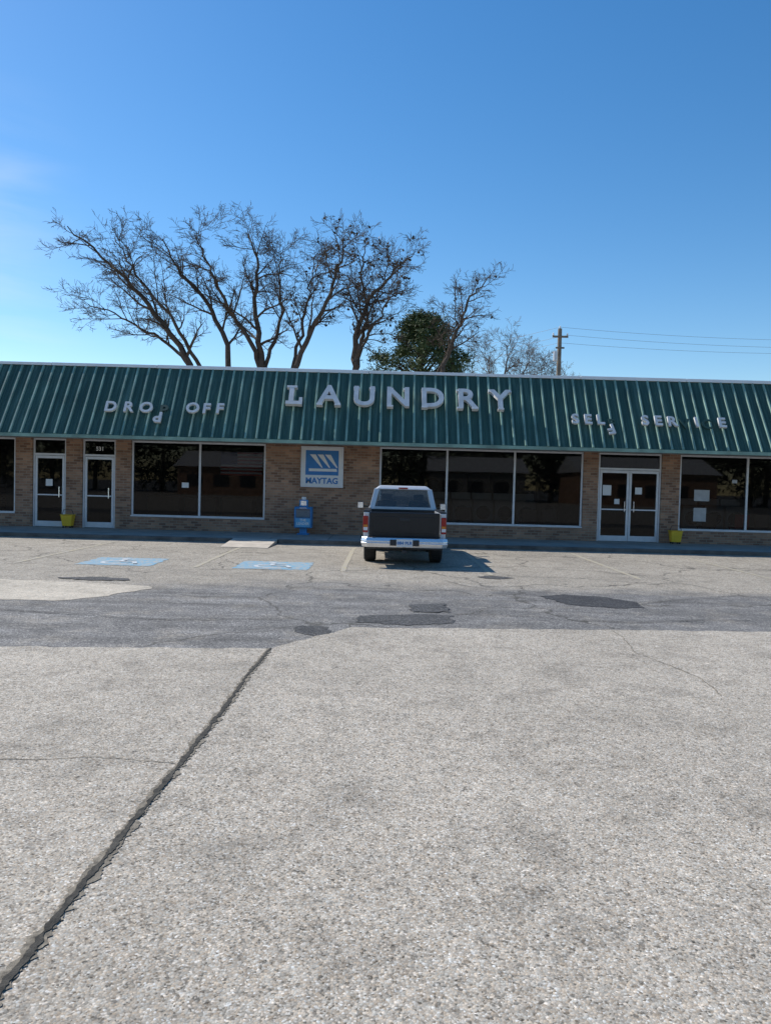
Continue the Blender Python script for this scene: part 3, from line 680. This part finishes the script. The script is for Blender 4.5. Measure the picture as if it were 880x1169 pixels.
baretree('bare_tree',[([(8.3,55,0),(8.3,55,5),(8.3,55,9),(8.2,55,11.8)],.20,.5),([(8.3,55,4),(9.1,55,8.5),(10.1,55.5,11.0)],.14,.5),([(8.3,55,4),(7.5,55,8.5),(6.6,55,11.5)],.14,.5),([(8.3,55,4),(10,55,8),(11.7,55.5,9.6)],.11,.5),([(8.3,55,4),(6.8,55,7.5),(5.8,55.5,9.8)],.11,.5)],m='bark2',cnt=12,cl=2.9)

def clumps(mb,centers,per,spread,size):
    for c_,s_ in centers:
        for _ in range(per):
            o=Vector((random.gauss(0,1),random.gauss(0,1),random.gauss(0,.6)))
            q=Vector(c_)+o*spread*s_*.55
            a=Vector((random.gauss(0,1),random.gauss(0,1),random.gauss(0,.8))).normalized(); b2=a.cross(Vector((random.gauss(0,1),random.gauss(0,1),random.gauss(0,1)))).normalized()
            a*=size*random.uniform(.6,1.3); b2*=size*.45
            mb.poly([q-a,q+b2,q+a])
# pine
e=empty('pine_tree',(1.9,45,0))
mb=MB(); mb.tube([(1.9,45,0),(1.95,45,5),(1.8,45,8),(1.9,45,11.2)],[.3,.24,.18,.05],8)
cs=[]
for i in range(105):
    t_=(i+random.random())/105; z=5.4+6.0*t_
    R=3.2*math.sqrt(max(.05,1-abs(t_)**2.4))*(.84+.16*math.sin(t_*13+1))
    a=i*2.39996+random.uniform(-.4,.4); rr=R*random.uniform(.3,1.0)**.55
    q=Vector((1.9+rr*math.cos(a),45+rr*math.sin(a),z+random.uniform(-.2,.2)))
    cs.append((q,random.uniform(.6,1.1)))
    mb.tube([(1.9,45,max(4.5,z-1-rr*.2)),(1.9+rr*.5*math.cos(a),45+rr*.5*math.sin(a),z-.5),tuple(q)],[.06,.04,.015],4)
mb.build('trunk_and_limbs',M['bark'],e)
mb=MB(); clumps(mb,cs,240,.68,.14); mb.build('foliage',M['needle'],e)

# tree line and shops across the street (seen mirrored in the windows)
mb=MB(); cs=[]
for i in range(30):
    x_=-60+i*4.1+random.uniform(-1.5,1.5); y_=-48+random.uniform(-4,4); H=random.uniform(8.5,14)
    mb.tube([(x_,y_,0),(x_+.2,y_,H*.5),(x_,y_,H*.85)],[.3,.2,.06],6)
    for k in range(20):
        cs.append(((x_+random.gauss(0,1.9),y_+random.gauss(0,1.4),H*random.uniform(.15,1)),random.uniform(1,1.9)))
e=empty('distant_tree_line',(0,-48,0)); mb.build('trunks',M['bark'],e)
mb=MB(); clumps(mb,cs,60,1.6,.55); mb.build('foliage',M['leaf'],e)
def shop(x0,x1,y1,h,m):
    e=empty('shop_across_street',((x0+x1)/2,y1,0))
    MB().box(x0,x1,y1-10,y1,0,h).build('walls',m,e)
    MB().exx([(y1-10.4,h+.002),(y1+.4,h+.002),(y1-5,h+1.8)],x0-.4,x1+.4).build('roof',M['roof'],e)
    w=MB(); x_=x0+1
    while x_<x1-2: w.box(x_,x_+1.6,y1+.01,y1+.04,.9,2.2); x_+=2.8
    w.build('windows',M['dark'],e)
shop(-22,-8,-36,3.0,M['brick']); shop(5,15,-38,3.2,M['cream']); shop(20,34,-34,3.4,M['brick'])

# utility pole with wires
e=empty('utility_pole',(10.9,50,0))
MB().tube([(0,0,0),(0,0,11.9)],[.19,.13],10,True).build('pole',M['wood_pole'],e,True)
MB().box(-.5,.5,-.22,-.13,11.3,11.42).box(-.28,.28,-.2,-.13,10.6,10.7).build('crossarm',M['wood_pole'],e,True)
for x_ in(-.45,0,.45): MB().lathe([(0,.03),(.04,.07),(.08,.03),(.12,.06),(.2,.001)],(x_,-.17 if x_ else 0,11.42 if x_ else 11.9),10,'z').build('insulator',M['white'],e,True)
MB().lathe([(-.3,.001),(-.3,.14),(.3,.14),(.34,.001)],(-.28,-.2,10.1),12,'z').build('transformer',M['alu'],e,True)
for (z0,z1,dx) in((12.0,12.0,0),(11.5,11.55,.45),(11.0,11.3,0)):
    pts=[];n=18
    for i in range(n+1):
        t_=i/n; pts.append((dx+t_*30,-t_*1,z0+(z1-z0)*t_-4*t_*(1-t_)*.55))
    MB().tube(pts,[.008]*(n+1),4).build('wire',M['wire'],e,True)
    pts=[(dx-t_*26,t_*40,z0-1.0*t_) for t_ in (0,.5,1)]
    MB().tube(pts,[.008]*3,4).build('wire',M['wire'],e,True)

# ------------------------------------------------------------------ light
sv=Vector((-.85,.55,1.0)).normalized()
el=math.asin(sv.z); az=math.atan2(sv.x,sv.y)
sun=bpy.data.lights.new('sun','SUN'); sun.energy=5.0; sun.angle=math.radians(.53); sun.color=(1,.95,.88)
so=bpy.data.objects.new('sun',sun); COL.objects.link(so); so.rotation_euler=sv.to_track_quat('Z','Y').to_euler(); so.location=(-20,20,30)
w=bpy.data.worlds.new('World'); S.world=w; w.use_nodes=True; nt=w.node_tree
bg=nt.nodes['Background']; sky=nt.nodes.new('ShaderNodeTexSky'); sky.sky_type='NISHITA'; sky.sun_disc=False
sky.sun_elevation=el; sky.sun_rotation=az%(2*math.pi); sky.air_density=1.0; sky.dust_density=.2; sky.ozone_density=1.4
hs=nt.nodes.new('ShaderNodeHueSaturation'); hs.inputs['Saturation'].default_value=1.36
nt.links.new(sky.outputs[0],hs.inputs['Color'])
# a thin cirrus wisp low in the west only
tc=nt.nodes.new('ShaderNodeTexCoord'); mp=nt.nodes.new('ShaderNodeMapping'); mp.inputs['Scale'].default_value=(2.2,2.2,11); mp.inputs['Rotation'].default_value=(0,.25,0)
nt.links.new(tc.outputs['Generated'],mp.inputs[0])
nz=nt.nodes.new('ShaderNodeTexNoise'); nz.inputs['Scale'].default_value=1.9; nz.inputs['Detail'].default_value=6; nz.inputs['Distortion'].default_value=.4
nt.links.new(mp.outputs[0],nz.inputs['Vector'])
cr=nt.nodes.new('ShaderNodeValToRGB'); cr.color_ramp.elements[0].position=.45; cr.color_ramp.elements[1].position=.75
cr.color_ramp.elements[0].color=(0,0,0,1); cr.color_ramp.elements[1].color=(.3,.3,.3,1)
nt.links.new(nz.outputs['Fac'],cr.inputs[0])
sx=nt.nodes.new('ShaderNodeSeparateXYZ'); nt.links.new(tc.outputs['Generated'],sx.inputs[0])
mr=nt.nodes.new('ShaderNodeMapRange'); mr.inputs[1].default_value=-.34; mr.inputs[2].default_value=-.46; mr.inputs[3].default_value=0; mr.inputs[4].default_value=1
nt.links.new(sx.outputs[0],mr.inputs[0])
mr2=nt.nodes.new('ShaderNodeMapRange'); mr2.inputs[1].default_value=.42; mr2.inputs[2].default_value=.34; mr2.inputs[3].default_value=0; mr2.inputs[4].default_value=1
nt.links.new(sx.outputs[2],mr2.inputs[0])
m1=nt.nodes.new('ShaderNodeMath'); m1.operation='MULTIPLY'; nt.links.new(mr.outputs[0],m1.inputs[0]); nt.links.new(mr2.outputs[0],m1.inputs[1])
m2=nt.nodes.new('ShaderNodeMath'); m2.operation='MULTIPLY'; nt.links.new(m1.outputs[0],m2.inputs[0]); nt.links.new(cr.outputs[0],m2.inputs[1])
mx=nt.nodes.new('ShaderNodeMix'); mx.data_type='RGBA'; nt.links.new(m2.outputs[0],mx.inputs[0]); nt.links.new(hs.outputs[0],mx.inputs[6]); mx.inputs[7].default_value=(6,6.4,7,1)
nt.links.new(mx.outputs[2],bg.inputs[0]); bg.inputs[1].default_value=.15

cam=bpy.data.cameras.new('camera'); cam.sensor_fit='VERTICAL'; cam.sensor_height=36; cam.lens=27.1; cam.clip_end=2000; cam.clip_start=.05
co=bpy.data.objects.new('camera',cam); COL.objects.link(co)
co.matrix_world=Matrix.Translation((0,0,1.6))@Matrix.Rotation(math.radians(90-2.05),4,'X')@Matrix.Rotation(math.radians(1.5),4,'Z')
S.camera=co
S.view_settings.view_transform='Standard'; S.view_settings.look='None'; S.view_settings.exposure=0
